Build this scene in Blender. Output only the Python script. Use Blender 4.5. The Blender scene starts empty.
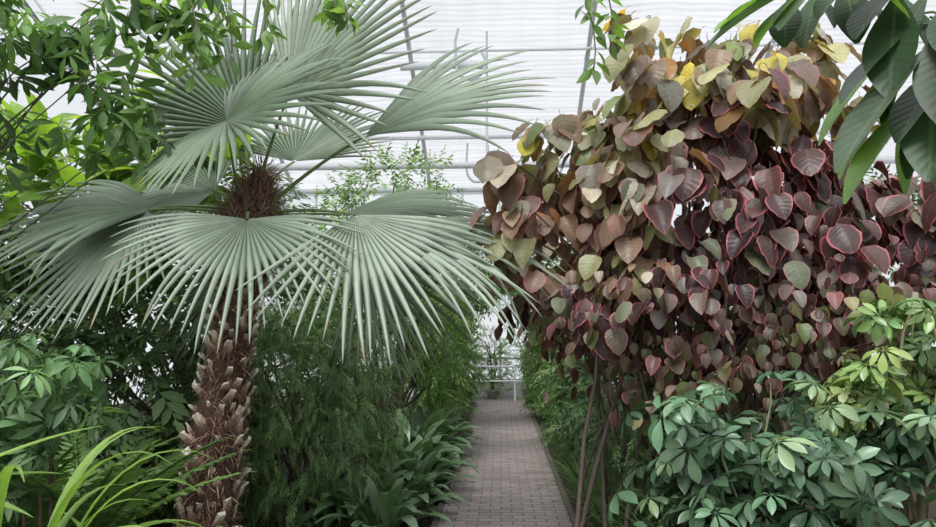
import bpy, math, numpy as np
from mathutils import Vector
rng=np.random.default_rng(7)
SC=bpy.context.scene
COL=SC.collection
try:
    SC.view_settings.view_transform='Standard'
except Exception: pass

# ------------------------------------------------------------ helpers
def nz(a):
    a=np.asarray(a,float); return a/np.maximum(np.linalg.norm(a,axis=-1,keepdims=True),1e-9)
def frames(D,N):
    y=nz(D); x=nz(np.cross(y,N)); z=np.cross(x,y)
    return np.stack([x,y,z],axis=-1)
class MB:
    def __init__(s): s.v=[];s.f=[];s.c=[];s.l=[];s.n=0
    def add(s,v,f,c,l):
        s.v.append(v);s.f.append(f+s.n);s.c.append(c);s.l.append(l);s.n+=len(v)
    def scatter(s,T,P,R,S,C):
        k=len(P)
        if k==0: return
        n=len(T['v'])
        V=np.einsum('kij,nj->kni',R,T['v'])*np.asarray(S)[:,None,None]+P[:,None,:]
        F=T['f'][None]+(np.arange(k)*n)[:,None,None]
        CC=np.repeat(C[:,None,:],n,axis=1).copy()
        CC[:,:,:3]*=T['m'][None,:,None]
        L=np.repeat(T['l'][None],k,axis=0)
        s.add(V.reshape(-1,3),F.reshape(-1,4),CC.reshape(-1,4),L.reshape(-1,3))
    def tube(s,pts,rad,sides=6,col=(.1,.07,.05),rough=0.0):
        pts=np.asarray(pts,float);m=len(pts);rad=np.broadcast_to(rad,(m,)).astype(float)
        d=np.gradient(pts,axis=0);d=nz(d)
        ref=np.array([0.3,0.9,0.1]) if abs(d[0][2])>.7 else np.array([0,0,1.])
        x=nz(np.cross(d,ref));y=np.cross(d,x)
        a=np.arange(sides)/sides*2*math.pi
        rr=rad[:,None]*(1+rough*rng.normal(size=(m,sides)))
        V=pts[:,None]+rr[:,:,None]*(np.cos(a)[None,:,None]*x[:,None]+np.sin(a)[None,:,None]*y[:,None])
        i=np.arange(m-1)[:,None]*sides;j=np.arange(sides)[None];k=(j+1)%sides
        F=np.stack([i+j,i+k,i+sides+k,i+sides+j],-1).reshape(-1,4)
        n=m*sides;c=np.ones((n,4));c[:,:3]=col;c[:,3]=0
        l=np.zeros((n,3));l[:,0]=.3;l[:,1]=np.repeat(np.linspace(0,1,m),sides)
        s.add(V.reshape(-1,3),F,c,l)
    def box(s,lo,hi,col=(.8,.8,.8)):
        lo=np.array(lo,float);hi=np.array(hi,float)
        v=np.array([[(lo,hi)[i][0],(lo,hi)[j][1],(lo,hi)[k][2]] for i in (0,1) for j in (0,1) for k in (0,1)])
        f=np.array([[0,1,3,2],[4,6,7,5],[0,4,5,1],[2,3,7,6],[0,2,6,4],[1,5,7,3]])
        c=np.ones((8,4));c[:,:3]=col;s.add(v,f,c,np.zeros((8,3)))
    def build(s,name,mat,parent=None,origin=(0,0,0),smooth=True,thing=None):
        o0=np.array(origin,float)
        V=np.concatenate(s.v)-o0;F=np.concatenate(s.f);C=np.concatenate(s.c);L=np.concatenate(s.l)
        me=bpy.data.meshes.new(name)
        me.vertices.add(len(V));me.vertices.foreach_set('co',V.astype(np.float32).ravel())
        me.loops.add(len(F)*4);me.loops.foreach_set('vertex_index',F.astype(np.int32).ravel())
        me.polygons.add(len(F));me.polygons.foreach_set('loop_start',(np.arange(len(F))*4).astype(np.int32))
        me.update(calc_edges=True)
        me.polygons.foreach_set('use_smooth',np.full(len(F),smooth))
        a=me.attributes.new('col','FLOAT_COLOR','POINT');a.data.foreach_set('color',C.astype(np.float32).ravel())
        b=me.attributes.new('lc','FLOAT_VECTOR','POINT');b.data.foreach_set('vector',L.astype(np.float32).ravel())
        me.validate()
        me.materials.append(mat)
        o=bpy.data.objects.new(name,me);COL.objects.link(o)
        if parent is not None:
            o.parent=parent;o.location=Vector(o0)-Vector(parent['wl'])
        else: o.location=Vector(o0)
        o['wl']=list(map(float,o0))
        if thing: o['label']=thing[0];o['category']=thing[1]
        return o
def empty(name,loc,parent=None,thing=None):
    o=bpy.data.objects.new(name,None);COL.objects.link(o);o.empty_display_size=.1
    loc=[float(x) for x in loc]
    if parent is not None: o.parent=parent;o.location=Vector(loc)-Vector(parent['wl'])
    else:o.location=loc
    o['wl']=loc
    if thing:o['label']=thing[0];o['category']=thing[1]
    return o
# ------------------------------------------------------------ leaf templates
def leaf(W=.5,prof=None,nl=6,cols=(-1,-.5,0,.5,1),fold=.25,curl=.2,wavy=0.,pet=0.):
    prof=prof or (lambda t:np.sin(np.pi*t**.8)**.9)
    t=np.linspace(0,1,nl+1);cols=np.array(cols,float)
    w=np.maximum(prof(np.clip(t,1e-4,1-1e-4)),.02)*W/2
    X=w[:,None]*cols[None];Y=np.repeat(t[:,None],len(cols),1)+pet
    Z=fold*np.abs(X)-curl*(t[:,None]**2)+wavy*np.sin(t[:,None]*19)*np.abs(cols)[None]*W
    v=np.stack([X,Y,Z],-1).reshape(-1,3);m=len(cols)
    i=np.arange(nl)[:,None]*m;j=np.arange(m-1)[None]
    f=np.stack([i+j,i+j+1,i+m+j+1,i+m+j],-1).reshape(-1,4)
    l=np.stack([np.repeat((cols[None]+1)/2,nl+1,0),np.repeat(t[:,None],m,1),np.zeros((nl+1,m))],-1).reshape(-1,3)
    T=dict(v=v,f=f,l=l,m=np.ones(len(v)))
    if pet>0:
        p=stick([(0,0,0),(0,pet*.5,.03),(0,pet,0)],.012)
        T=join([T,p])
    return T
def join(Ts):
    n=0;v=[];f=[];l=[];m=[]
    for T in Ts:
        v.append(T['v']);f.append(T['f']+n);l.append(T['l']);m.append(T['m']);n+=len(T['v'])
    return dict(v=np.concatenate(v),f=np.concatenate(f),l=np.concatenate(l),m=np.concatenate(m))
def stick(pts,r,sides=3,mul=1.):
    b=MB();b.tube(pts,r,sides);return dict(v=b.v[0],f=b.f[0],l=b.l[0]*0+np.array([.3,.5,0]),m=np.full(len(b.v[0]),mul))
def put(T,p,D,N,s,r=None,mul=1.):
    R=frames(np.array([D],float),np.array([N],float))[0]
    l=T['l'].copy()
    return dict(v=(T['v']@R.T)*s+np.array(p),f=T['f'],l=l,m=T['m']*mul)
lance=lambda t:np.sin(np.pi*t**.9)
def umbrella(k,L,full=1.0,droop=.35,W=.36,petlen=.5,nl=5,tips=None):
    parts=[stick([(0,-.25*petlen,-petlen),(0,-.05,-petlen*.5),(0,0,0)],.012)]
    lf=leaf(W,tips or (lambda t:np.sin(np.pi*t**1.15)**.9),nl,(-1,0,1),.35,.22)
    for i in range(k):
        a=(i+.5)/k*2*math.pi*full+rng.normal()*.08
        dz=-droop+rng.normal()*.15
        d=(math.sin(a),math.cos(a),dz)
        st=np.array([math.sin(a),math.cos(a),-.2])*.16
        parts.append(put(lf,st,d,(rng.normal()*.2,rng.normal()*.2,1),L*rng.uniform(.75,1.15),mul=rng.uniform(.8,1.2)))
        parts.append(stick([(0,0,0),tuple(st)],.008))
    return join(parts)
def spray(n,ll,W,ang=.9,bend=.25,nl=3,taper=True,opp=False,prof=None,sag=.2,cols=(-1,0,1)):
    ts=np.linspace(0,1,6);parts=[stick([(0,t,-bend*t*t) for t in ts],.009)]
    lf=leaf(W,prof or lance,nl,cols,.25,.15)
    for i in range(n):
        t=(i+.7)/n
        for sgn in ((1,-1) if opp else ((1,) if i%2 else (-1,))):
            p=(0,t,-bend*t*t);a=ang*(1-.35*t)+rng.normal()*.1
            d=(sgn*math.sin(a),math.cos(a),-sag-2*bend*t*.5+rng.normal()*.1)
            s=ll*((math.sin(math.pi*(t*.85+.12))*.9+.1) if taper else 1)*rng.uniform(.85,1.1)
            parts.append(put(lf,p,d,(rng.normal()*.25,rng.normal()*.2,1),s,mul=rng.uniform(.8,1.2)))
    parts.append(put(lf,(0,1,-bend),(0,1,-bend*2),(0,0,1),ll*.7))
    return join(parts)
# ------------------------------------------------------------ materials
def math_(nt,op,a,b=None,clamp=False):
    n=nt.nodes.new('ShaderNodeMath');n.operation=op;n.use_clamp=clamp
    for i,x in enumerate((a,b)):
        if x is None: continue
        if isinstance(x,(int,float)): n.inputs[i].default_value=x
        else: nt.links.new(x,n.inputs[i])
    return n.outputs[0]
def mixc(nt,f,a,b,bt='MIX'):
    n=nt.nodes.new('ShaderNodeMix');n.data_type='RGBA';n.blend_type=bt
    for i,x in ((0,f),(6,a),(7,b)):
        if isinstance(x,(int,float)): n.inputs[i].default_value=x
        elif isinstance(x,tuple): n.inputs[i].default_value=(*x,1) if len(x)==3 else x
        else: nt.links.new(x,n.inputs[i])
    return n.outputs[2]
def newmat(name):
    m=bpy.data.materials.new(name);m.use_nodes=True;nt=m.node_tree
    for n in list(nt.nodes): nt.nodes.remove(n)
    out=nt.nodes.new('ShaderNodeOutputMaterial');return m,nt,out
def leafmat(name,rough=.42,transl=.22,rim=(.5,.13,.15),vein=.35,nv=9,spec=.5,blotch=.3,fold_shade=0.,rims=5.,sva=.04,bump=.12,ttint=(1.6,1.7,.7)):
    m,nt,out=newmat(name)
    at=nt.nodes.new('ShaderNodeAttribute');at.attribute_name='col'
    lc=nt.nodes.new('ShaderNodeAttribute');lc.attribute_name='lc'
    sp=nt.nodes.new('ShaderNodeSeparateXYZ');nt.links.new(lc.outputs['Vector'],sp.inputs[0])
    ac=math_(nt,'ABSOLUTE',math_(nt,'MULTIPLY',math_(nt,'SUBTRACT',sp.outputs[0],.5),2.))
    tc=nt.nodes.new('ShaderNodeTexCoord')
    no=nt.nodes.new('ShaderNodeTexNoise');no.inputs['Scale'].default_value=14;no.inputs['Detail'].default_value=3
    nt.links.new(tc.outputs['Object'],no.inputs['Vector'])
    br=math_(nt,'ADD',math_(nt,'MULTIPLY',no.outputs[0],blotch*2),1-blotch)
    ph=math_(nt,'SUBTRACT',math_(nt,'MULTIPLY',sp.outputs[1],float(nv)),math_(nt,'MULTIPLY',ac,1.6))
    sv=math_(nt,'SINE',math_(nt,'MULTIPLY',ph,6.283))
    br2=math_(nt,'MULTIPLY',br,math_(nt,'ADD',math_(nt,'MULTIPLY',sv,sva if nv else 0.),1.))
    if fold_shade: br2=math_(nt,'MULTIPLY',br2,math_(nt,'SUBTRACT',1.+fold_shade*.3,math_(nt,'MULTIPLY',math_(nt,'POWER',ac,2.),fold_shade)))  # pleat shading painted into the colour: segment edges darkened, naturally pale ridges lightened
    cb=nt.nodes.new('ShaderNodeCombineColor')
    for i in range(3): nt.links.new(br2,cb.inputs[i])
    base=mixc(nt,1.,at.outputs['Color'],cb.outputs[0],'MULTIPLY')
    vm=math_(nt,'MULTIPLY',math_(nt,'LESS_THAN',ac,.09),vein)
    lighter=mixc(nt,1.,base,(.10,.12,.06),'ADD')
    base=mixc(nt,vm,base,lighter)
    edge=math_(nt,'MAXIMUM',math_(nt,'SUBTRACT',ac,.82),math_(nt,'SUBTRACT',sp.outputs[1],.93))
    rm=math_(nt,'MULTIPLY',math_(nt,'MULTIPLY',edge,rims*1.8,True),at.outputs['Alpha'],True)
    base=mixc(nt,rm,base,rim)
    p=nt.nodes.new('ShaderNodeBsdfPrincipled');nt.links.new(base,p.inputs['Base Color'])
    p.inputs['Roughness'].default_value=rough
    p.inputs['Specular IOR Level'].default_value=spec
    if nv:
        bp=nt.nodes.new('ShaderNodeBump');bp.inputs['Strength'].default_value=bump;bp.inputs['Distance'].default_value=.004
        nt.links.new(sv,bp.inputs['Height']);nt.links.new(bp.outputs[0],p.inputs['Normal'])
    tr=nt.nodes.new('ShaderNodeBsdfTranslucent');nt.links.new(mixc(nt,1.,base,ttint,'MULTIPLY'),tr.inputs[0])
    mx=nt.nodes.new('ShaderNodeMixShader');mx.inputs[0].default_value=transl
    nt.links.new(p.outputs[0],mx.inputs[1]);nt.links.new(tr.outputs[0],mx.inputs[2]);nt.links.new(mx.outputs[0],out.inputs[0])
    return m
def plain(name,col=None,rough=.7,nscale=20,nstr=.3,bump=.3,metal=0):
    m,nt,out=newmat(name)
    p=nt.nodes.new('ShaderNodeBsdfPrincipled');p.inputs['Roughness'].default_value=rough;p.inputs['Metallic'].default_value=metal
    tc=nt.nodes.new('ShaderNodeTexCoord');no=nt.nodes.new('ShaderNodeTexNoise')
    no.inputs['Scale'].default_value=nscale;no.inputs['Detail'].default_value=6
    nt.links.new(tc.outputs['Object'],no.inputs['Vector'])
    br=math_(nt,'ADD',math_(nt,'MULTIPLY',no.outputs[0],nstr*2),1-nstr)
    cb=nt.nodes.new('ShaderNodeCombineColor')
    for i in range(3): nt.links.new(br,cb.inputs[i])
    if col is None:
        at=nt.nodes.new('ShaderNodeAttribute');at.attribute_name='col';src=at.outputs['Color']
    else: src=col
    nt.links.new(mixc(nt,1.,src,cb.outputs[0],'MULTIPLY'),p.inputs['Base Color'])
    bp=nt.nodes.new('ShaderNodeBump');bp.inputs['Strength'].default_value=bump;bp.inputs['Distance'].default_value=.01
    nt.links.new(no.outputs[0],bp.inputs['Height']);nt.links.new(bp.outputs[0],p.inputs['Normal'])
    nt.links.new(p.outputs[0],out.inputs[0]);return m
M_frond=leafmat('palm_blade',.42,.14,vein=.35,nv=0,spec=.5,blotch=.12,fold_shade=.85,ttint=(1.3,1.5,.8))
M_copper=leafmat('copperleaf_foliage',.4,.26,vein=.2,spec=.45,nv=7,sva=.05,ttint=(1.9,1.5,.7))
M_gloss=leafmat('glossy_foliage',.28,.16,spec=.6,sva=.02,bump=.06)
M_long=leafmat('long_leaf_foliage',.42,.32,spec=.4,sva=.02,bump=.08,nv=14)
M_soft=leafmat('soft_foliage',.42,.36,sva=.02,spec=.4)
M_dark=leafmat('dark_foliage',.42,.24,sva=.02,spec=.4)
M_bark=plain('bark',None,.9,30,.4,.8)
M_fibre=plain('palm_fibre',None,.95,60,.5,.9)
M_soil=plain('soil',(.035,.026,.018),.95,8,.5,1)
M_white=plain('white_painted_metal',(.66,.67,.685),.45,5,.05,.02)
M_grey=plain('grey_steel',(.52,.53,.545),.5,8,.1,.05)
M_pot=plain('grey_pot',(.3,.29,.28),.8,10,.2,.2)
M_black=plain('black_rubber',(.02,.02,.022),.6,10,.2,.1)
def clothmat():
    m,nt,out=newmat('pleated_shade_cloth')
    tc=nt.nodes.new('ShaderNodeTexCoord');sp=nt.nodes.new('ShaderNodeSeparateXYZ');nt.links.new(tc.outputs['Object'],sp.inputs[0])
    def noise(sc,det,scale):
        n1=nt.nodes.new('ShaderNodeTexNoise');n1.inputs['Scale'].default_value=scale;n1.inputs['Detail'].default_value=det
        mp=nt.nodes.new('ShaderNodeMapping');mp.inputs['Scale'].default_value=sc;nt.links.new(tc.outputs['Object'],mp.inputs[0]);nt.links.new(mp.outputs[0],n1.inputs['Vector']);return n1.outputs[0]
    n1=noise((.5,1.2,1),2,1.);n2=noise((.35,9.,1),3,1.);n3=noise((3.,.5,1),2,1.)
    y=math_(nt,'ADD',sp.outputs[1],math_(nt,'MULTIPLY',n1,.35))
    s=math_(nt,'POWER',math_(nt,'ABSOLUTE',math_(nt,'SINE',math_(nt,'MULTIPLY',y,26.))),.6)
    big=math_(nt,'ADD',math_(nt,'MULTIPLY',n2,.36),math_(nt,'ADD',math_(nt,'MULTIPLY',n3,.14),.73))
    val=math_(nt,'MULTIPLY',math_(nt,'ADD',math_(nt,'MULTIPLY',s,.18),.83),big)
    cb=nt.nodes.new('ShaderNodeCombineColor')
    for i in range(3): nt.links.new(val,cb.inputs[i])
    c1=mixc(nt,1.,cb.outputs[0],(.395,.398,.412),'MULTIPLY')
    tr=nt.nodes.new('ShaderNodeBsdfTranslucent');nt.links.new(c1,tr.inputs[0])
    tp=nt.nodes.new('ShaderNodeBsdfTransparent');nt.links.new(c1,tp.inputs[0])
    mx=nt.nodes.new('ShaderNodeMixShader');mx.inputs[0].default_value=.5
    nt.links.new(tr.outputs[0],mx.inputs[1]);nt.links.new(tp.outputs[0],mx.inputs[2]);nt.links.new(mx.outputs[0],out.inputs[0]);return m
def glassmat(name,c):
    m,nt,out=newmat(name)
    tp=nt.nodes.new('ShaderNodeBsdfTransparent');tp.inputs[0].default_value=(*c,1)
    g=nt.nodes.new('ShaderNodeBsdfGlossy');g.inputs['Roughness'].default_value=.1
    no=nt.nodes.new('ShaderNodeTexNoise');no.inputs['Scale'].default_value=.7
    mx=nt.nodes.new('ShaderNodeMixShader');nt.links.new(math_(nt,'MULTIPLY',no.outputs[0],.08),mx.inputs[0])
    nt.links.new(tp.outputs[0],mx.inputs[1]);nt.links.new(g.outputs[0],mx.inputs[2]);nt.links.new(mx.outputs[0],out.inputs[0]);return m
M_cloth=clothmat();M_glass=glassmat('roof_glass',(.92,.94,.95));M_frost=glassmat('frosted_glass',(.4,.41,.42))
def brickmat():
    m,nt,out=newmat('brick_paving')
    tc=nt.nodes.new('ShaderNodeTexCoord')
    b=nt.nodes.new('ShaderNodeTexBrick');nt.links.new(tc.outputs['Object'],b.inputs['Vector'])
    b.inputs['Scale'].default_value=1;b.inputs['Brick Width'].default_value=.2;b.inputs['Row Height'].default_value=.1
    b.inputs['Mortar Size'].default_value=.006;b.inputs['Mortar Smooth'].default_value=.3;b.inputs['Bias'].default_value=0
    b.inputs['Color1'].default_value=(.31,.255,.245,1);b.inputs['Color2'].default_value=(.22,.185,.18,1);b.inputs['Mortar'].default_value=(.1,.085,.08,1)
    no=nt.nodes.new('ShaderNodeTexNoise');no.inputs['Scale'].default_value=3;no.inputs['Detail'].default_value=6;nt.links.new(tc.outputs['Object'],no.inputs['Vector'])
    br=math_(nt,'ADD',math_(nt,'MULTIPLY',no.outputs[0],.6),.7)
    cb=nt.nodes.new('ShaderNodeCombineColor')
    for i in range(3): nt.links.new(br,cb.inputs[i])
    p=nt.nodes.new('ShaderNodeBsdfPrincipled');p.inputs['Roughness'].default_value=.75
    nt.links.new(mixc(nt,1.,b.outputs[0],cb.outputs[0],'MULTIPLY'),p.inputs['Base Color'])
    bp=nt.nodes.new('ShaderNodeBump');bp.inputs['Strength'].default_value=.6;bp.inputs['Distance'].default_value=.01;bp.invert=True
    nt.links.new(b.outputs['Fac'],bp.inputs['Height']);nt.links.new(bp.outputs[0],p.inputs['Normal'])
    nt.links.new(p.outputs[0],out.inputs[0]);return m
M_brick=brickmat()
# ------------------------------------------------------------ shell
def struct(name,mb,mat,**k):
    o=mb.build(name,mat,smooth=False,**k);o['kind']='structure';return o
def quad(mb,pts):
    c=np.ones((4,4));mb.add(np.array(pts,float),np.array([[0,1,2,3]]),c,np.zeros((4,3)))
b=MB();b.box((-9,-4,-.1),(9,18,0));struct('floor',b,M_soil)
YB,YR,YF=18.,8.,-4.;ZB,ZR,ZF=5.5,10.,5.
YC=10.0
def roofz(y): return ZB+(YB-y)*.45
b=MB();quad(b,[(-9,YC,roofz(YC)-.08),(9,YC,roofz(YC)-.08),(9,YB,ZB-.08),(-9,YB,ZB-.08)])
struct('ceiling',b,M_cloth)
b=MB();quad(b,[(-9,YR,ZR),(9,YR,ZR),(9,YC,roofz(YC)),(-9,YC,roofz(YC))]);quad(b,[(-9,YF,ZF),(9,YF,ZF),(9,YR,ZR),(-9,YR,ZR)])
struct('window_1',b,M_glass)
for nm,x in (('left',-9.),('right',9.)):
    b=MB();quad(b,[(x,YF,0),(x,YR,0),(x,YR,ZR),(x,YF,ZF)]);quad(b,[(x,YR,0),(x,YB,0),(x,YB,ZB),(x,YR,ZR)])
    struct('wall_'+nm,b,M_frost)
b=MB();quad(b,[(-9,YF,0),(9,YF,0),(9,YF,ZF),(-9,YF,ZF)]);struct('wall_front',b,M_frost)
b=MB();b.box((-9,17.9,0),(9,18.1,.45));struct('wall_back',b,M_white)
b=MB();quad(b,[(-9,18,.45),(9,18,.45),(9,18,ZB),(-9,18,ZB)]);struct('window_2',b,M_frost)
k=1
for x in np.arange(-9,9.1,1.0):
    b=MB();b.box((x-.03,17.92,.45),(x+.03,18.02,ZB));struct('trim_%d'%k,b,M_white);k+=1
for z in (1.0,2.4,3.9,5.42):
    b=MB();b.box((-9,17.9,z-.03),(9,17.99,z+.03));struct('trim_%d'%k,b,M_white);k+=1
for x in np.arange(-9.13,9.2,3.65):
    b=MB();b.tube([(x,YB-.05,ZB-.2),(x,YC,roofz(YC)-.2),(x,YR,ZR-.15),(x,YF,ZF-.15)],.05,8);struct('trim_%d'%k,b,M_grey);k+=1
for (y,w) in ((15.6,.06),(13.2,.03),(10.4,.05)):
    b=MB();z=roofz(y)-.3;b.tube([(-9,y,z),(9,y,z)],w,8);struct('trim_%d'%k,b,M_white);k+=1
def pipe(name,pts,r,mat,label):
    b=MB();b.tube(pts,r,8);o=b.build(name,mat,thing=(label,'pipe'));return o
pipe('heating_pipe',[(-8.9,15,5.45),(8.9,15,5.45)],.085,M_white,'long white heating pipe running under the shade cloth')
pipe('heating_pipe',[(-8.9,16.5,5.2),(8.9,16.5,5.2)],.07,M_white,'white heating pipe close to the back glazing')
pipe('support_pipe',[(-.24,13,4.6),(-.24,13,7.67)],.025,M_grey,'thin vertical steel hanger rod under the roof')
pipe('irrigation_pipe',[(-2.0,13.2,7.05),(-.9,13.2,7.07),(-.3,13.2,7.05)],.085,M_white,'short white irrigation pipe hung beneath the roof')
a_=np.linspace(0,math.pi*1.25,16)
pipe('irrigation_hose',[(-.8,12.8,7.65),(-.86,12.8,7.4)]+[(-.56-.29*math.cos(t),12.9,6.98-.34*math.sin(t)) for t in a_],.028,M_grey,'looped grey hose hanging beneath the roof')
pipe('irrigation_hose',[(-.72,15,5.95),(-.74,15,5.6)]+[(-.5-.24*math.cos(t),15,5.35-.3*math.sin(t)) for t in np.linspace(0,math.pi,10)]+[(-.26,15,5.9)],.028,M_grey,'grey hose looping down from the heating pipe')
pipe('support_wire',[(-8.9,4,4.75),(8.9,4,4.75)],.008,M_grey,'thin steel wire stretched across the greenhouse carrying climbers')
# path
b=MB();b.box((-.54,-3.5,0.0),(.61,16.4,.025));b.build('brick_path',M_brick,smooth=False,thing=('grey-brown brick paved path between planting beds','path'))
b=MB();b.box((-8.5,16.41,0.0),(8.5,17.7,.025));b.build('cross_path',M_brick,smooth=False,thing=('brick path running along the back glazing','path'))
for x in (-.57,.64):
    b=MB();b.box((x-.025,-3.5,0),(x+.025,16.35,.035),(.12,.105,.09));b.build('path_edging',M_bark,smooth=False,thing=('low weathered concrete edging beside the brick path','edging'))
b=MB();b.tube([(.75,5.2,.1),(.7,6.2,.13),(.76,7.4,.09),(.72,8.6,.12),(.85,9.5,.03)],.018,6);b.build('drip_hose',M_black,thing=('black drip hose lying along the path edge','hose'))
# ------------------------------------------------------------ generic plants
def sample(blobs,n,depth=.16,back=.5,lump=.12,front=None):
    B=np.array(blobs,float);w=B[:,3]*B[:,5]+B[:,4]*B[:,5];w/=w.sum()
    P=[];Nn=[];tot=0
    while tot<n:
        m=int((n-tot)*2)+50
        i=rng.choice(len(B),m,p=w);d=nz(rng.normal(size=(m,3)))
        c=B[i,:3];r=B[i,3:6]
        bump=1+lump*np.sin(6*d[:,0]+i*1.7)*np.sin(7*d[:,2]+i)+lump*.6*np.sin(13*d[:,1]+11*d[:,0])
        rad=(1-np.abs(rng.normal(size=m))*depth)*bump
        p=c+d*r*rad[:,None];nn=nz(d/r)
        ok=p[:,2]>.04
        for j in range(len(B)):
            q=np.linalg.norm((p-B[j,:3])/B[j,3:6],axis=1);ok&=~((q<.7)&(i!=j))
        ok&=~((nn[:,1]>.45)&(rng.random(m)<back))
        P.append(p[ok]);Nn.append(nn[ok]);tot+=ok.sum()
    P=np.concatenate(P)[:n];Nn=np.concatenate(Nn)[:n];return P,Nn
Z=np.array([0,0,1.])
def orient(mode,N):
    k=len(N);r=rng.normal(size=(k,3));r2=rng.normal(size=(k,3))
    if mode=='hang': return .4*N-.85*Z+.33*r, N+.35*Z+.35*r2
    if mode=='weep': return .5*N-.6*Z+.4*r, N+.5*Z+.4*r2
    if mode=='umb': 
        n=.6*N+.8*Z+.38*r2;return np.cross(n,r),n
    if mode=='out': return .8*N+.1*Z+.5*r, Z+.5*N+.35*r2
    if mode=='arch': return .8*N-.25*Z+.4*r, Z+.6*N+.3*r2
def colors(pal,k,var=.2):
    c=np.array([p[:3] for p in pal]);a=np.array([p[3] if len(p)>4 else 0 for p in pal]);w=np.array([p[-1] for p in pal],float)
    i=rng.choice(len(pal),k,p=w/w.sum());o=np.ones((k,4));o[:,:3]=c[i]*np.exp(rng.normal(size=(k,1))*var);o[:,3]=a[i];return o
def add_foliage(mb,blobs,n,Ts,size,pal,mode,depth=.16,back=.5,lump=.12,svar=.18):
    P,N=sample(blobs,n,depth,back,lump);D,NN=orient(mode,N);R=frames(D,NN);S=size*np.exp(rng.normal(size=n)*svar)
    C=colors(pal,n) if not callable(pal) else pal(P,N)
    w=rng.integers(0,len(Ts),n)
    for t in range(len(Ts)):
        s=w==t;mb.scatter(Ts[t],P[s],R[s],S[s],C[s])
    return P,N
def add_branches(mb,base,P,n,r0=.03,col=(.09,.065,.045),spread=.15):
    base=np.array(base,float)
    for q in P[rng.choice(len(P),min(n,len(P)),replace=False)]:
        st=base+np.array([rng.normal()*spread,rng.normal()*spread,0]);st[2]=-.02
        t=np.linspace(0,1,7)[:,None]
        ctrl=np.array([st[0]*.65+q[0]*.35,st[1]*.65+q[1]*.35,q[2]*.75])
        pts=(1-t)**2*st+2*t*(1-t)*ctrl+t*t*q+rng.normal(size=(7,3))*.015
        mb.tube(pts,np.linspace(r0,r0*.25,7),5,col)
def plant(name,label,cat,base,layers,nbr=14,r0=.03,bark=(.09,.065,.045),spread=.15,mat=None):
    e=empty(name,base,thing=(label,cat))
    mb=MB();allP=[]
    for L in layers:
        P,_=add_foliage(mb,**L);allP.append(P)
    mb.build('foliage',mat or M_soft,e,base)
    if nbr:
        bb=MB();add_branches(bb,base,np.concatenate(allP),nbr,r0,bark,spread);bb.build('stems',M_bark,e,base)
    return e
# templates
ovate=lambda t:(np.sin(np.pi*t**.75)**.65)
L_copper=[leaf(w_,ovate,8,(-1,-.85,-.4,0,.4,.85,1),f,c,w,pet=.2) for w_,f,c,w in ((.86,.3,.25,.02),(.8,.5,.4,.03),(.9,-.3,.3,.03),(.84,-.1,.4,.03))]
L_small=[spray(7,.34,.42,.9,.15,3) for _ in range(3)]
L_weep=[spray(16,.25,.22,.8,.35,3,sag=.25) for _ in range(4)]
obov=lambda t:np.sin(np.pi*t**1.35)**.75
L_umb=[umbrella(k,.88,W=.42,droop=d,tips=obov) for k,d in ((8,.3),(8,.5),(9,.4),(8,.2))]
L_palm5=[umbrella(k,.95,W=.3,droop=d,full=.95) for k,d in ((6,.7),(7,.5),(6,.9),(7,.6))]
L_broad=[leaf(.45,lance,6,(-1,-.5,0,.5,1),.25,.3,.01,pet=.1),leaf(.4,lance,6,(-1,-.5,0,.5,1),.35,.5,.015,pet=.1)]
L_branchlet=[spray(8,.42,.42,.95,.2,4) for _ in range(3)]

# ------------------------------------------------------------ fan palm
def dirn(a): return nz(np.array(a,float))
def fan(mb,H,A,N,R,spread=1.6,g=.5,nseg=40,cup=.12,split=.46,col=(.22,.28,.19),tipdroop=.6):
    A=dirn(A);N=np.array(N,float);N=dirn(N-A*np.dot(N,A));Bv=np.cross(A,N);H=np.array(H,float)
    S=np.array([.02,.12,.22,.35,split,.54,.64,.74,.84,.93,1.0]);da=spread/nseg
    for i in range(nseg):
        th=-spread+2*spread*(i+.5)/nseg
        L=R*(.74+.26*math.cos(th*.9))*rng.uniform(.92,1.05)
        d=dirn(math.cos(th)*A+math.sin(th)*Bv+N*cup*(abs(math.sin(th))));w=-math.sin(th)*A+math.cos(th)*Bv
        pos=H.copy();dr=d.copy();prev=0;V=[];lc=[];extra=rng.uniform(.1,1.5)+(4 if rng.random()<.1 else 0)
        tw=rng.normal()*.16
        for s in S:
            ds=s-prev;prev=s
            gg=g*s*(1 if s<split+.05 else 1+tipdroop*extra*1.5)
            dr=dirn(dr+np.array([0,0,-1])*gg*ds*1.3+ (w*tw*ds if s>split else 0))
            pos=pos+dr*L*ds
            if s<=split: hw=s*L*math.tan(da)*1.03
            else:
                hw=split*L*math.tan(da)*(max(0,(1-(s-split)/(1-split)))**.6*.9+.02)
            nn=dirn(np.cross(w,dr))
            if np.dot(nn,N)<0: nn=-nn
            up=1.25*hw
            V+= [pos-w*hw,pos+nn*up,pos+w*hw];lc+=[(0,s,0),(.5,s,0),(1,s,0)]
        m=len(S);F=[]
        for r in range(m-1):
            for j in (0,1): F.append([r*3+j,r*3+j+1,r*3+3+j+1,r*3+3+j])
        c=np.ones((m*3,4));c[:,:3]=np.array(col)*rng.uniform(.78,1.18);c[:,3]=0
        if rng.random()<.12: c[-6:,:3]=(.2,.16,.08)
        mb.add(np.array(V),np.array(F),c,np.array(lc))
PB=(-2.15,5.0,0)
palm=empty('palm_tree',PB,thing=('tall fan palm with shaggy brown trunk and grey-green fronds','palm tree'))
crown=np.array([-1.88,5.0,2.5])
tz=np.linspace(0,2.9,36)
def tpos(z): return np.array([-2.17+.30*(z/2.6)**1.2,5.0,z])
def trad(z): return float(np.interp(z,[0,.4,1.0,1.7,2.0,2.25,2.5,2.72,2.9],[.19,.17,.165,.125,.13,.19,.17,.1,.05]))
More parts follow.
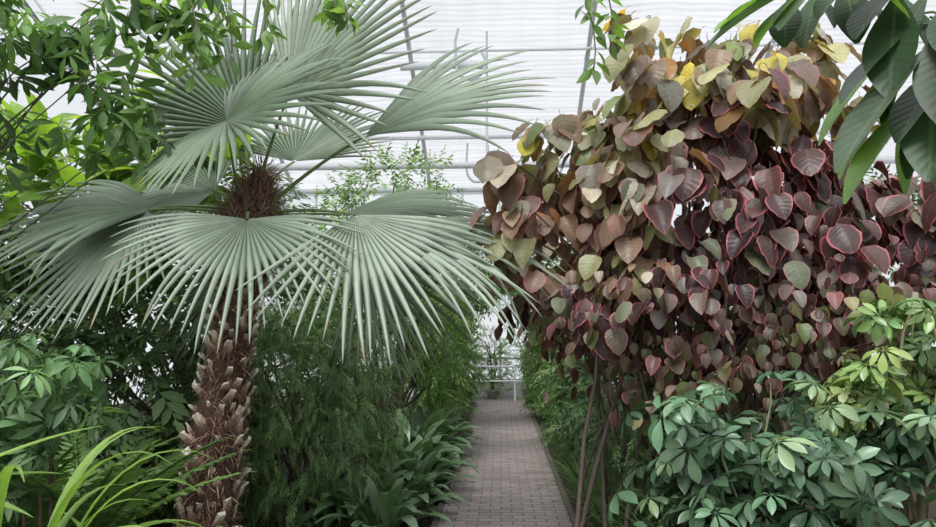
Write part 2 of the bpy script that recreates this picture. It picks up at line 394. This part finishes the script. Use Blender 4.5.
b=MB();b.tube([tpos(z) for z in tz],[trad(z) for z in tz],26,(.09,.048,.034),.09)
trunk=b.build('trunk',M_fibre,palm,PB)
b=MB()
for i in range(7600):
    z=rng.uniform(0.0,2.7) if i<3400 else 2.05+.9*rng.beta(1.6,1.9);a=rng.uniform(0,2*math.pi);p=tpos(z);r=trad(z)*rng.uniform(.95,1.15)
    o=np.array([math.cos(a),math.sin(a),0]);t=np.array([-math.sin(a),math.cos(a),0])
    s=p+o*r;L=rng.uniform(.04,.13)*(1.8 if z>2.0 else 1);dn=dirn(o*rng.uniform(.1,.8)+t*rng.normal()*.6-Z*rng.uniform(-.3,1.0) if z<2.0 else o*.8+t*rng.normal()*.7+Z*rng.normal()*.9)
    e=s+dn*L;w=t*.004
    mid=(s+e)/2+o*.012
    V=np.array([s-w,s+w,mid+w,mid-w,e+w*.3,e-w*.3]);F=np.array([[0,1,2,3],[3,2,4,5]])
    cc=np.ones((6,4));cc[:,:3]=np.array([(.18,.1,.068),(.28,.175,.12),(.085,.048,.035),(.4,.3,.21)][rng.choice(4,p=[.4,.28,.22,.1])])
    b.add(V,F,cc,np.zeros((6,3)))
fb=b.build('fibre',M_fibre,trunk,PB);fb['kind']='stuff';fb['label']='shaggy brown fibre around the trunk'
def stubmesh(seed):
    b=MB();V=[];pts=[(-.02,-.02),(.05,.035),(.10,.075),(.14,.10),(.175,.125)];ws=[.07,.052,.042,.038,.032];th=[.012,.016,.016,.015,.014]
    for (zz,yy),w,t in zip(pts,ws,th): V+=[(-w,yy-t,zz),(w,yy-t,zz),(w*.8,yy+t,zz-.01),(-w*.8,yy+t,zz-.01)]
    V=np.array(V)+rng.normal(size=(20,3))*.007
    F=[]
    for r in range(4):
        for j in range(4): F.append([r*4+j,r*4+(j+1)%4,r*4+4+(j+1)%4,r*4+4+j])
    F.append([16,17,18,19])
    c=np.ones((20,4));c[:4,:3]=(.12,.065,.042);c[4:8,:3]=(.22,.13,.09);c[8:12,:3]=(.42,.31,.23);c[12:16,:3]=(.62,.52,.43);c[16:,:3]=(.72,.63,.54)
    b.add(V,np.array(F),c,np.zeros((20,3)));return b
protos=[]
for sidx in range(5):
    o=stubmesh(sidx).build('petiole_stub',M_bark,trunk,(0,0,0),smooth=False);protos.append(o)
NS=98
zs=np.linspace(.02,2.0,150);idx=0
extra=MB()
for i in range(150):
    z=zs[i];a=i*2.39996+rng.normal()*.2;z=z+rng.normal()*.015;p=tpos(z);r=trad(z)-.012
    facing=math.sin(a)<.45
    s=rng.uniform(.45,.95);rot=(rng.normal()*.3,rng.normal()*.35,a-math.pi/2);loc=p+np.array([math.cos(a),math.sin(a),0])*r
    if facing and idx<NS:
        if idx<5:o=protos[idx]
        else:
            o=protos[idx%5].copy();COL.objects.link(o)
        idx+=1
        o.parent=trunk;o.location=Vector(loc)-Vector(PB);o.rotation_euler=rot;o.scale=(s*.9,s*.8,s*rng.uniform(.7,1.1))
    else:
        q=stubmesh(0);d=np.array([math.cos(a),math.sin(a),0]);t=np.array([math.sin(a),-math.cos(a),0])
        R=np.stack([t,d,Z],-1);extra.add(q.v[0]@R.T*s+loc,q.f[0],q.c[0],q.l[0])
ex=extra.build('petiole_stub_mass',M_bark,trunk,PB,smooth=False);ex['kind']='stuff'
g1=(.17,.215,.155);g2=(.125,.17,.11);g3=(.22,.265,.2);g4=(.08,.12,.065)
FR=[ # hub, axis, normal, R, spread, gravity, color
 ((-1.54,4.75,3.42),(.75,-.25,.62),(-.35,-.85,.25),1.4,1.35,.1,g3),
 ((-1.92,4.55,3.15),(.6,-.45,-.12),(.1,-.9,.45),1.05,2.5,.2,g2),
 ((-.98,4.75,3.08),(.93,-.1,.42),(-.3,-.68,.66),1.4,.75,.45,g1),
 ((-2.62,4.8,2.56),(-.5,-.35,-.72),(-.3,-.85,.5),1.17,1.5,.12,g1),
 ((-1.69,4.4,2.42),(.02,-.62,-.7),(.05,-.8,.6),1.05,1.6,.4,g1),
 ((-.98,4.5,2.46),(.45,-.45,-.75),(.25,-.85,.5),1.17,1.15,.25,g3),
 ((-.95,4.7,2.42),(.95,-.25,-.22),(.1,-.65,.75),1.5,.5,.6,g3),
 ((-1.3,5.4,2.62),(.98,.1,.1),(-.1,-.4,.9),1.35,.8,.4,g2),
 ((-2.4,5.5,2.85),(-.95,.0,.2),(.0,-.7,.7),1.0,1.5,.4,g2),
 ((-2.05,5.2,3.3),(-.5,-.1,.9),(.2,-.97,.1),1.3,1.4,.15,g2),
 ((-1.15,5.5,2.35),(.7,.1,-.6),(.2,-.7,.6),1.25,1.2,.25,g2),
 ((-2.55,4.9,2.6),(-.95,-.3,-.1),(0,-.5,.8),1.2,1.0,.45,g2),
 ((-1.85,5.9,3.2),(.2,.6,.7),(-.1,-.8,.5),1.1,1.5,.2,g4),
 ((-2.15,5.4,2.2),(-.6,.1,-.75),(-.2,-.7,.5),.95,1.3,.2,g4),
]
for H,A,N,R,sp,g,c in FR:
    H=np.array(H,float)
    fr=empty('frond',H,palm)
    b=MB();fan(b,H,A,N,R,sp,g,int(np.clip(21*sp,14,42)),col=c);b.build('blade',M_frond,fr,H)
    b=MB();t=np.linspace(0,1,9)[:,None];st=crown+np.array([rng.normal()*.04,rng.normal()*.04,rng.uniform(0,.12)])
    ctrl=(st+H)/2+np.array([0,0,.08*np.linalg.norm(H-st)])
    b.tube((1-t)**2*st+2*t*(1-t)*ctrl+t*t*H,np.linspace(.018,.009,9),6,(.2,.26,.11));b.build('petiole',M_soft,fr,H)

# ------------------------------------------------------------ copperleaf
cb=(1.35,5.0,0)
blobs=[(1.65,4.9,2.75,.85,.75,.75),(.64,4.9,3.0,.42,.4,.38),(.36,5.0,2.45,.52,.5,.38),(1.2,4.8,1.95,.8,.7,.5),(2.55,4.8,2.25,.75,.65,.5),(1.28,4.8,3.42,.42,.42,.38),(1.95,4.8,3.54,.47,.42,.38),(.55,5.0,2.05,.42,.4,.3),(3.3,4.8,2.4,.6,.5,.5),(1.0,4.6,2.6,.45,.4,.5)]
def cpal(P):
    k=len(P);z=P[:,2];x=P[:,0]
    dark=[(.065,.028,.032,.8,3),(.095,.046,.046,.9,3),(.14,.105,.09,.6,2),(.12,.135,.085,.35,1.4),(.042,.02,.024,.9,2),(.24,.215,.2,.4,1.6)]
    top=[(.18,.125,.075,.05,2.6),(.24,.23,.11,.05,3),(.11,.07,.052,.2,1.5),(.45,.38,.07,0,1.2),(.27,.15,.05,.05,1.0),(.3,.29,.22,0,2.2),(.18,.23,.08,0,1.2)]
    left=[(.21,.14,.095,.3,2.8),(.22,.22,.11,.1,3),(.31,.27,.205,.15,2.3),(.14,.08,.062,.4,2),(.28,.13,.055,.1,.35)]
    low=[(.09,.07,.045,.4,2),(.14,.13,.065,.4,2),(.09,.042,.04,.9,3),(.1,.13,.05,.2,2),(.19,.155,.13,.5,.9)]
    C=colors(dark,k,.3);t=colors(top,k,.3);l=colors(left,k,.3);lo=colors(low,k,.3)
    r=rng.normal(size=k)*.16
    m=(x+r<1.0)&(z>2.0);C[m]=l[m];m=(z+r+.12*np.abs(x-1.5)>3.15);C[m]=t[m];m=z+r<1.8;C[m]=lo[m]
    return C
e=empty('copperleaf_shrub',cb,thing=('tall copperleaf shrub with maroon and bronze pink-edged leaves beside the path','shrub'))
b=MB()
def clusters(blobs,n,ks,sz,spread,depth=.1,lump=.22,back=.6):
    P,N=sample(blobs,n,depth,back,lump);pp=[];dd=[];nn=[];ss=[]
    for p,q in zip(P,N):
        k=rng.integers(*ks);s0=sz(p)
        for i in range(k):
            a=rng.uniform(0,6.28);h=np.array([math.cos(a),math.sin(a),0])
            d=h*.5-Z*rng.uniform(.4,1.3)+q*.35
            pp.append(p+h*spread*.4+rng.normal(size=3)*spread*np.array([1,1,1.1]));dd.append(d);nn.append(h*.6+Z*.6+q*.8+rng.normal(size=3)*.3);ss.append(s0*rng.uniform(.6,1.3))
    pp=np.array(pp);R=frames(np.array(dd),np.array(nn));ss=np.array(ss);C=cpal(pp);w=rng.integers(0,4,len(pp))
    for t in range(4):
        m=w==t;b.scatter(L_copper[t],pp[m],R[m],ss[m],C[m])
    return P
szf=lambda p:float(np.interp(p[2],[1.6,2.1,2.8],[.11,.145,.2]))*(1.05 if p[0]<1 else 1)
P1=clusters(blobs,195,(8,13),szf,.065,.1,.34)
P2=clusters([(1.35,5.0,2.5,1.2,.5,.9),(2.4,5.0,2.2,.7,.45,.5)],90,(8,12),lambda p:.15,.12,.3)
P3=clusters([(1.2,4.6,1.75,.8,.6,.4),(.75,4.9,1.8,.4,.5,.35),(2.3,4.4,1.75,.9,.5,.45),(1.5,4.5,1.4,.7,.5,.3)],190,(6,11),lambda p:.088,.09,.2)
b.build('foliage',M_copper,e,cb)
b=MB();add_branches(b,cb,P1,50,.02,(.1,.075,.06),.35);add_branches(b,cb,P3,25,.012,(.1,.075,.06),.35);b.build('stems',M_bark,e,cb)

# ------------------------------------------------------------ umbrella plants
sg=[(.105,.195,.105,2),(.07,.14,.075,2),(.165,.265,.155,1.2),(.05,.1,.052,1.2),(.21,.3,.15,.4)]
plant('umbrella_shrub','umbrella shrub with glossy blue-green leaf whorls beside the path','shrub',(1.3,3.6,0),
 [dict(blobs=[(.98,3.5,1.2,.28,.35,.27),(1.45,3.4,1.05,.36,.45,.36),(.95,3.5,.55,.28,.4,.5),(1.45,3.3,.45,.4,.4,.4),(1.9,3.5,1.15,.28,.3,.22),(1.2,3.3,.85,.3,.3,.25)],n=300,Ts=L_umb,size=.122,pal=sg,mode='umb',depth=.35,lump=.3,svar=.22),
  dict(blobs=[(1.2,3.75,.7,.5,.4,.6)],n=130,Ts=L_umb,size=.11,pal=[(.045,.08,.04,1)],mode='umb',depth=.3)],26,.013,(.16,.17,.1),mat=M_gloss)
plant('umbrella_shrub','umbrella shrub with large glossy green leaf whorls next to copperleaf','shrub',(2.1,2.9,0),
 [dict(blobs=[(2.05,2.8,.78,.4,.4,.33),(1.75,2.6,.55,.3,.35,.35),(2.3,3.1,.9,.4,.4,.3)],n=140,Ts=L_umb,size=.135,pal=sg[1:],mode='umb',depth=.35,lump=.3,svar=.22)],12,.013,(.16,.17,.1),mat=M_gloss)
vg=[(.27,.34,.11,1.4),(.18,.28,.09,2),(.11,.2,.07,2.4),(.36,.38,.2,.4)]
plant('variegated_umbrella_shrub','variegated umbrella shrub with yellow-green leaf whorls on pale stems','shrub',(2.15,3.6,0),
 [dict(blobs=[(2.2,3.65,1.52,.38,.35,.28),(1.85,3.6,1.32,.28,.3,.22),(2.5,3.6,1.3,.35,.35,.4),(2.15,3.6,1.75,.35,.3,.12)],n=210,Ts=L_umb,size=.095,pal=vg,mode='umb',depth=.4,lump=.35,svar=.25)],30,.022,(.44,.38,.25),mat=M_gloss)

# ------------------------------------------------------------ mid masses
wg=[(.13,.22,.08,3),(.09,.165,.06,2),(.18,.28,.10,1.5),(.22,.3,.12,.5)]
wd=[(.07,.13,.045,3),(.045,.09,.033,2),(.12,.19,.07,1)]
plant('weeping_shrub','weeping green shrub with narrow leaves behind the palm trunk','shrub',(-1.75,6.2,0),
 [dict(blobs=[(-1.85,6.0,.95,.6,.55,.95),(-1.35,6.2,.75,.38,.5,.8),(-1.5,6.5,1.45,.6,.5,.4),(-2.2,6.4,1.3,.6,.5,.6)],n=2700,Ts=L_weep,size=.19,pal=wg,mode='weep',depth=.16,lump=.3)],20,.02,mat=M_dark)
mg=[(.13,.23,.065,2),(.10,.185,.055,2),(.19,.3,.09,1),(.23,.32,.1,.5)]
plant('leafy_tree','small-leaved green tree growing behind the fan palm','tree',(-1.5,8.6,0),
 [dict(blobs=[(-1.3,8.5,3.45,.7,.6,.5),(-1.0,8.6,2.3,.5,.6,.8),(-1.9,8.6,2.5,.9,.7,1.0),(-.85,9.2,1.5,.4,.7,.7)],n=2000,Ts=L_small,size=.22,pal=mg,mode='arch',depth=.22)],22,.03)
plant('leafy_tree','broad dark green tree filling the bed behind the palm','tree',(-3.6,8.0,0),
 [dict(blobs=[(-3.6,8.0,2.3,1.3,.8,1.5),(-5.4,7.8,2.0,1.3,.8,1.7),(-2.6,8.0,1.4,.8,.8,1.2),(-7.0,8.0,2.0,1.2,.8,1.8)],n=2600,Ts=L_branchlet,size=.27,pal=wd,mode='arch',depth=.2)],22,.04,mat=M_dark)
plant('leafy_tree','dense dark green tree behind the copperleaf','tree',(2.2,8.2,0),
 [dict(blobs=[(2.4,8.0,1.5,1.4,.8,1.4),(1.3,8.2,1.0,.6,.9,.95),(4.4,8.0,2.0,1.4,.8,1.5),(.85,8.2,2.45,.6,.6,.45)],n=2400,Ts=L_branchlet,size=.24,pal=wd,mode='arch',depth=.2)],22,.03,mat=M_dark)
plant('leafy_tree','slender green tree leaning over the brick path','tree',(-1.25,11.5,0),
 [dict(blobs=[(-.75,11.5,2.5,.6,.6,.7),(-.1,11.6,2.9,.6,.5,.5),(-1.1,11.5,1.6,.45,.5,.8)],n=1500,Ts=L_small,size=.25,pal=mg,mode='arch',depth=.25)],10,.02)
plant('leafy_tree','green tree meeting its neighbour above the brick path','tree',(1.4,12.3,0),
 [dict(blobs=[(1.0,12.3,2.5,.65,.6,.8),(.45,12.3,2.9,.6,.5,.55),(1.2,12.3,1.4,.5,.5,.9)],n=1500,Ts=L_small,size=.26,pal=mg,mode='arch',depth=.25)],10,.02)
for i,(x,y,h,s) in enumerate([(1.1,10.2,1.0,.5),(1.05,13.6,1.2,.5),(-1.1,10.4,1.2,.5),(-1.1,13.2,1.4,.6),(2.8,12.,2.0,1.0),(-2.8,12.,2.0,1.0),(-.95,15.2,1.2,.5),(1.05,15.4,1.3,.5)]):
    plant('garden_shrub',['leafy green shrub lining the brick path','dark green shrub crowding the brick path'][i%2],'shrub',(x,y,0),
     [dict(blobs=[(x,y,h*.75,s*.95,s,h*.75),(x*1.05,y,h*1.4,s*.7,s*.8,h*.5)],n=600,Ts=L_branchlet if i%2 else L_small,size=.24,pal=mg if i%3 else wg,mode='arch',depth=.2)],6,.014)
plant('small_leaf_shrub','dense small-leaved dark shrub under the copperleaf','shrub',(1.3,6.6,0),
 [dict(blobs=[(1.35,6.4,.7,.55,.7,.75),(1.1,7.6,.8,.42,.7,.75),(1.85,5.9,.9,.7,.6,.8),(1.15,5.3,.9,.4,.35,.7)],n=1700,Ts=L_weep,size=.2,pal=wd,mode='arch',depth=.2),
  dict(blobs=[(1.05,4.85,.95,.3,.3,.5),(1.3,4.4,.7,.35,.3,.6)],n=420,Ts=L_weep,size=.16,pal=wd,mode='arch',depth=.3)],12,.012,mat=M_dark)
# ------------------------------------------------------------ ribbons
def ribbon(mb,p,d,L,W,g,n=9,col=(.1,.2,.05),fold=.25,shape='strap'):
    d=dirn(d);pos=np.array(p,float);side=dirn(np.cross(d,Z)+1e-6);V=[];lc=[]
    for i in range(n+1):
        t=i/n
        if i: 
            d=dirn(d-Z*g/n*(t*1.6));pos=pos+d*L/n
        hw=W/2*((1-t**3)*.97+.03 if shape=='strap' else max(.06,math.sin(math.pi*min(1,t*.97)**1.3)))
        up=dirn(np.cross(side,d))
        V+=[pos-side*hw+up*hw*fold,pos,pos+side*hw+up*hw*fold];lc+=[(0,t,0),(.5,t,0),(1,t,0)]
    F=[[r*3+j,r*3+j+1,r*3+4+j,r*3+3+j] for r in range(n) for j in (0,1)]
    c=np.ones((len(V),4));c[:,:3]=np.array(col)*rng.uniform(.8,1.25);c[:,3]=0
    mb.add(np.array(V),np.array(F),c,np.array(lc))
def clump(n,L,W,g,col,shape='strap',lean=.8,r=.08):
    b=MB()
    for i in range(n):
        a=rng.uniform(0,2*math.pi);e=rng.uniform(.15,lean)
        ribbon(b,(math.cos(a)*r*rng.random(),math.sin(a)*r*rng.random(),0),(math.cos(a)*e,math.sin(a)*e,1),L*rng.uniform(.6,1.15),W*rng.uniform(.8,1.2),g*rng.uniform(.7,1.3),col=col,shape=shape)
    return b
def repeat(proto_list,name,positions,label,cat,group,mat):
    pr=[]
    for i,(x,y,s) in enumerate(positions):
        if i<len(proto_list):
            o=proto_list[i].build(name,mat);pr.append(o)
        else:
            o=pr[i%len(pr)].copy();COL.objects.link(o)
        o.location=(x,y,0);o.rotation_euler=(0,0,rng.uniform(0,6.28));o.scale=(s,s,s)
        o['label']=label;o['category']=cat;o['group']=group
repeat([clump(80,.6,.016,1.6,(.09,.15,.05)) for _ in range(3)],'lilyturf_clump',[(.94,5.3,1.2),(.9,5.9,1.1),(1.15,4.8,1.3),(.86,6.5,1.1),(.86,7.1,1),(.87,7.8,1),(1.45,5.4,1.3),(.87,8.6,1),(.87,9.6,1),(1.1,4.3,1.2)],
 'arching clump of narrow dark green lilyturf leaves edging the path','grass clump','lilyturf along the path edge',M_dark)
repeat([clump(38,.56,.12,1.9,(.13,.21,.11),'lance',1.0,.16) for _ in range(3)],'cast_iron_plant',[(-.95,5.7,1),(-.88,6.3,1),(-.87,6.9,1.05),(-.87,7.6,1.1),(-.9,8.4,1.15),(-.9,9.2,1.2),(-1.2,6.0,1.2),(-.93,10.1,1.2),(-1.1,7.2,1.45),(-1.1,8.0,1.5),(-1.05,8.8,1.6)],
 'clump of broad glossy arching leaves edging the brick path','foliage plant','broad-leaved plants along the path edge',M_gloss)
b=MB();base=(-2.1,2.75,0)
e=empty('strap_leaf_plant',base,thing=('clump of long bright green arching strap leaves','foliage plant'))
for i in range(60):
    a=rng.uniform(-1.3,1.3);ee=rng.uniform(.1,.6);ribbon(b,(base[0]+.15*math.cos(a),base[1]+.15*math.sin(a),0),(math.cos(a)*ee,math.sin(a)*ee*.7,1),rng.uniform(1.15,1.6),.075,3.8,20,(.2,.32,.08))
b.build('leaves',M_soft,e,base)
b=MB();base=(-2.35,2.5,0)
e=empty('strap_leaf_plant',base,thing=('tall single-stemmed plant with long pale strap leaf','foliage plant'))
b.tube([base,(-2.33,2.5,.6),(-2.15,2.5,1.08)],[.012,.01,.008],6,(.15,.22,.08))
for dx,dz,L in ((1,.55,.62),(.9,.15,.45),(-.8,.5,.5),(-.3,-.2,.4),(1,-.2,.4)):
    ribbon(b,(-2.15,2.5,1.08),(dx,rng.normal()*.15+.6,dz),L,.075,.35,12,(.2,.31,.09))
b.build('leaves',M_soft,e,base)
b=MB();base=(-1.5,2.9,0)
e=empty('strap_leaf_plant',base,thing=('low clump of bright green strap leaves near the palm','foliage plant'))
for i in range(34):
    a=rng.uniform(0,6.28);ee=rng.uniform(.2,.6);ribbon(b,(base[0]+.1*math.cos(a),base[1]+.1*math.sin(a),0),(math.cos(a)*ee,math.sin(a)*ee,1),rng.uniform(.9,1.1),.055,2.3,14,(.2,.32,.08))
b.build('leaves',M_soft,e,base)
# ------------------------------------------------------------ left shrubs
bg=[(.115,.205,.095,2),(.08,.15,.07,2),(.17,.27,.13,1)]
plant('palmate_shrub','shrub with drooping blue-green palmate leaves near the palm trunk','shrub',(-2.8,3.9,0),
 [dict(blobs=[(-2.75,3.85,1.34,.52,.45,.33),(-3.1,3.7,.9,.5,.5,.5)],n=260,Ts=L_palm5,size=.128,pal=bg,mode='umb',depth=.25,lump=.25)],12,.013,mat=M_soft)
plant('leafy_shrub','dark dense shrub in the shaded bed under the palm','shrub',(-3.4,5.8,0),
 [dict(blobs=[(-3.3,5.9,1.1,1.0,.6,1.1),(-2.7,6.2,.8,.6,.5,.8),(-4.4,5.6,1.4,.9,.6,1.3)],n=1500,Ts=L_branchlet,size=.26,pal=[(.07,.125,.045,2),(.1,.17,.06,1)],mode='arch',depth=.2)],12,.014,mat=M_dark)
fernT=[spray(30,.17,.2,1.25,.45,3,opp=True,sag=.1) for _ in range(3)]
for (x,y,s,k) in ((-2.8,4.55,1.2,20),(-3.4,4.7,1.15,16)):
    e=empty('fern',(x,y,0),thing=('arching green fern growing at the foot of the palm','fern'));b=MB()
    P=[];D=[];N=[]
    for i in range(k):
        a=i/k*6.283+rng.normal()*.15;D.append((math.cos(a)*.6,math.sin(a)*.6,1.15+rng.normal()*.15));N.append((-math.cos(a)*.8,-math.sin(a)*.8,.7));P.append((x,y,.1))
    P=np.array(P);R=frames(np.array(D),np.array(N));w=rng.integers(0,3,k)
    for t in range(3):
        m=w==t;b.scatter(fernT[t],P[m],R[m],np.full(m.sum(),s)*rng.uniform(.85,1.1,m.sum()),colors([(.12,.21,.07,1),(.16,.26,.09,1)],m.sum()))
    b.build('fronds',M_soft,e,(x,y,0))
# ------------------------------------------------------------ top-left trees
tl=[(.11,.2,.06,2),(.08,.155,.05,2),(.17,.28,.085,1.2),(.05,.10,.04,1.3)]
plant('money_tree','tall tree with drooping palmate green leaflets above the palm','tree',(-4.9,4.4,0),
 [dict(blobs=[(-2.9,4.2,3.6,.6,.5,.4),(-2.25,4.3,3.8,.5,.4,.3),(-2.5,4.4,3.1,.3,.3,.4),(-3.4,4.0,3.4,.55,.5,.65)],n=140,Ts=L_palm5,size=.19,pal=tl,mode='umb',depth=.45,lump=.4),
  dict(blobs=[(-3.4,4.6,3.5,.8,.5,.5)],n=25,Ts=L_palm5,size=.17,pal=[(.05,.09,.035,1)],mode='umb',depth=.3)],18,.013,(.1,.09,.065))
yl=[(.25,.38,.065,2),(.17,.29,.055,2),(.32,.43,.09,.9),(.10,.18,.045,1.5)]
plant('leafy_tree','bright yellow-green broadleaf tree behind the money tree','tree',(-5.5,6.0,0),
 [dict(blobs=[(-4.2,5.8,2.9,.8,.5,.7),(-2.9,6.0,3.1,.5,.4,.7),(-3.6,6.0,2.6,.7,.5,.6)],n=650,Ts=L_broad,size=.31,pal=yl,mode='out',depth=.3)],12,.02)
# ------------------------------------------------------------ overhead tree with large leaves
base=(2.3,2.2,0)
e=empty('large_leaf_tree',base,thing=('tree with long drooping dark green leaves overhanging the shrubs','tree'))
b=MB();b.tube([(2.3,2.2,0),(2.32,2.2,1.2),(2.25,2.2,2.4),(2.2,2.2,3.4)],[.07,.06,.05,.03],8,(.13,.11,.09),.03);b.build('trunk',M_bark,e,base)
bb=MB();lf=MB()
twigs=[np.array([(2.25,2.2,2.9),(1.8,2.1,2.8),(1.5,2.0,2.68),(1.3,2.0,2.58)]),
 np.array([(2.2,2.2,3.2),(1.6,2.1,2.98),(1.2,2.0,2.82),(.88,2.0,2.7)]),
 np.array([(2.27,2.2,2.6),(1.8,2.1,2.55),(1.5,2.0,2.5),(1.33,2.0,2.42)])]
for tw in twigs: bb.tube(tw,[.022,.015,.01,.006],6,(.12,.13,.07))
tp=np.concatenate([np.stack([np.interp(np.linspace(0,1,30),np.linspace(0,1,4),tw[:,j]) for j in range(3)],-1) for tw in twigs])
dk=(.035,.07,.028);dg=(.06,.09,.05);lt=(.15,.28,.045)
hero=[((1.29,2.0,2.6),(1.0,1.95,2.33),.30,dk),((1.28,1.95,2.52),(.93,1.85,2.11),.26,dg),((1.3,2.05,2.42),(1.02,2.0,2.05),.24,lt),
 ((1.3,2.0,2.36),(1.27,1.9,1.98),.3,dk),((1.2,2.0,2.7),(1.1,1.9,2.33),.32,dk),((1.27,1.9,2.58),(1.17,1.8,2.22),.3,dk),
 ((1.05,2.0,2.76),(1.16,1.9,2.56),.35,lt),((.9,2.0,2.7),(.62,1.95,2.5),.3,dk),((.93,2.0,2.7),(.76,1.95,2.5),.34,lt),
 ((.97,2.0,2.72),(.81,1.9,2.53),.34,dg),((1.12,2.0,2.78),(.92,1.9,2.56),.3,dk),((1.3,2.1,2.6),(1.06,2.1,2.15),.26,lt),
 ((1.36,2.0,2.5),(1.12,1.9,2.2),.3,dk),((1.33,1.9,2.65),(1.2,1.8,2.4),.35,dk),((1.4,2.0,2.4),(1.38,1.9,2.0),.3,dk),((1.36,2.1,2.55),(1.25,2.1,2.1),.26,lt),
 ((1.0,2.1,2.75),(1.03,2.05,2.6),.4,dk),((.88,2.0,2.7),(.7,2.1,2.6),.36,dk),
 ((1.22,2.0,2.72),(1.02,1.9,2.5),.36,dk),((1.3,2.0,2.7),(1.14,1.95,2.42),.34,dk),((1.25,2.1,2.75),(1.3,2.0,2.45),.34,dk),((1.34,2.0,2.62),(1.3,1.9,2.25),.34,dk),((1.15,2.1,2.78),(1.2,2.05,2.5),.34,dg),((1.3,2.0,2.46),(1.16,1.85,2.08),.3,dk),
 ((.92,2.1,2.72),(.86,2.0,2.52),.36,dk),((1.02,2.1,2.76),(.94,2.05,2.54),.36,dk),((1.1,2.1,2.78),(1.07,2.0,2.53),.34,dk),((1.18,1.95,2.76),(1.0,1.85,2.58),.36,dk),((.84,2.05,2.7),(.66,2.0,2.57),.36,lt),((1.32,2.1,2.66),(1.2,2.1,2.3),.3,dk),((1.38,2.05,2.45),(1.2,2.0,2.12),.28,dk),((1.36,2.0,2.34),(1.33,1.95,2.0),.3,dg),
 ((1.3,2.2,2.6),(1.05,2.2,2.28),.28,lt),((1.32,2.15,2.5),(1.12,2.15,2.2),.28,lt)]
for p,q,wr,c in hero:
    p=np.array(p);q=np.array(q);a=tp[np.argmin(np.linalg.norm(tp-p,axis=1))]
    bb.tube([a,(a+p)/2+Z*.01,p],.004,5,(.14,.18,.07))
    L=np.linalg.norm(q-p)*1.04;ribbon(lf,p,(q-p)+Z*.1*L,L,L*wr*1.1,.35,12,c,.3,'lance')
for i in range(26):
    p=tp[rng.integers(0,90)]
    if p[0]<1.4: continue
    L=rng.uniform(.25,.4);ribbon(lf,p,(rng.normal()*.5,rng.normal()*.5,-.7),L,L*.25,.6,12,dk,.3,'lance')
bb.build('branches',M_bark,e,base);lf.build('foliage',M_long,e,base)
# ------------------------------------------------------------ hanging vines
def vine(x,z0,z1,n,size,label,dx=0.,y=4.):
    e=empty('hanging_vine',(x,y,4.75),thing=(label,'vine'));b=MB();t=np.linspace(0,1,12)
    zz=np.interp(t,[0,1],[4.75,z1]);pts=np.stack([x+dx*t+.04*np.sin(t*9),y+.03*np.cos(t*7),zz],-1);b.tube(pts,.005,5,(.15,.13,.08));b.build('stem',M_bark,e,(x,y,4.75))
    f=MB();k=n;tt=rng.uniform((4.75-z0)/(4.75-z1),1,k);P=np.stack([np.interp(tt,t,pts[:,j]) for j in range(3)],-1)
    D=rng.normal(size=(k,3))*np.array([1,.7,.4])+np.array([0,0,-.5]);R=frames(D,Z+rng.normal(size=(k,3))*.4)
    f.scatter(L_broad[0],P,R,size*rng.uniform(.7,1.2,k),colors([(.15,.25,.07,1),(.1,.18,.06,1)],k));f.build('foliage',M_soft,e,(x,y,4.75))
vine(.5,3.75,3.24,18,.13,'thin leafy vine hanging from the support wire',.06)
vine(.66,3.8,3.38,12,.12,'thin leafy vine hanging from the support wire')
for x,z1,n in ((-1.75,3.3,20),(-1.5,3.48,14),(-1.25,3.55,12),(-.95,3.6,12),(-2.0,3.35,20)):
    vine(x,3.8,z1,n,.13,'leafy vine hanging above the palm fronds',.1*rng.normal(),4.0)
# ------------------------------------------------------------ path end
def potted(x,y,h,label,n=110,r=.4):
    base=(x,y,.025);e=empty('potted_tree',base,thing=(label,'potted plant'))
    b=MB();b.tube([(x,y,.025),(x,y,.05),(x,y,.2),(x,y,.22),(x,y,.25),(x,y,.24)],[.01,.12,.16,.18,.18,.15],16);b.build('pot',M_pot,e,base)
    b=MB()
    for _ in range(5): b.tube([(x,y,.15),(x+rng.normal()*.08,y,h*.5),(x+rng.normal()*.18,y,h*.8)],[.02,.015,.01],6)
    b.build('trunk',M_bark,e,base)
    b=MB();add_foliage(b,[(x,y,h*.52,r,.35,h*.5)],n,L_small,.2,mg,'out',.4);b.build('foliage',M_soft,e,base)
potted(-.2,17.2,1.8,'small bushy potted tree standing before the bright back glazing',480,.42)
potted(-.85,17.2,1.5,'bushy potted shrub beside the back glazing',200,.45)
potted(.7,17.2,1.9,'bushy potted shrub beside the back glazing',300,.42)
b=MB()
for z in (.5,.85): b.tube([(-4,16.6,z),(4,16.6,z)],.025,6)
for x in (-4,-2,0.35,2,4): b.tube([(x,16.6,.02),(x,16.6,.9)],.025,6)
b.build('handrail',M_white,thing=('white painted metal handrail across the end of the path','railing'))
# ------------------------------------------------------------ world, light, camera
w=bpy.data.worlds.new('overcast_sky');SC.world=w;w.use_nodes=True
bgd=w.node_tree.nodes.get('Background');bgd.inputs[0].default_value=(.96,.98,1.0,1);bgd.inputs[1].default_value=2.15
s=bpy.data.lights.new('soft_sun','SUN');s.energy=3.2;s.angle=math.radians(25);s.color=(1,.98,.94)
so=bpy.data.objects.new('soft_sun',s);COL.objects.link(so);so.rotation_euler=(math.radians(32),math.radians(-12),0)
cam=bpy.data.cameras.new('camera');cam.sensor_width=36;cam.lens=26;cam.clip_end=200
co=bpy.data.objects.new('camera',cam);COL.objects.link(co);co.location=(0,0,1.66)
co.rotation_euler=(math.radians(90+5.87),0,math.radians(2.71));SC.camera=co
for o in bpy.data.objects:
    if 'wl' in o: del o['wl']
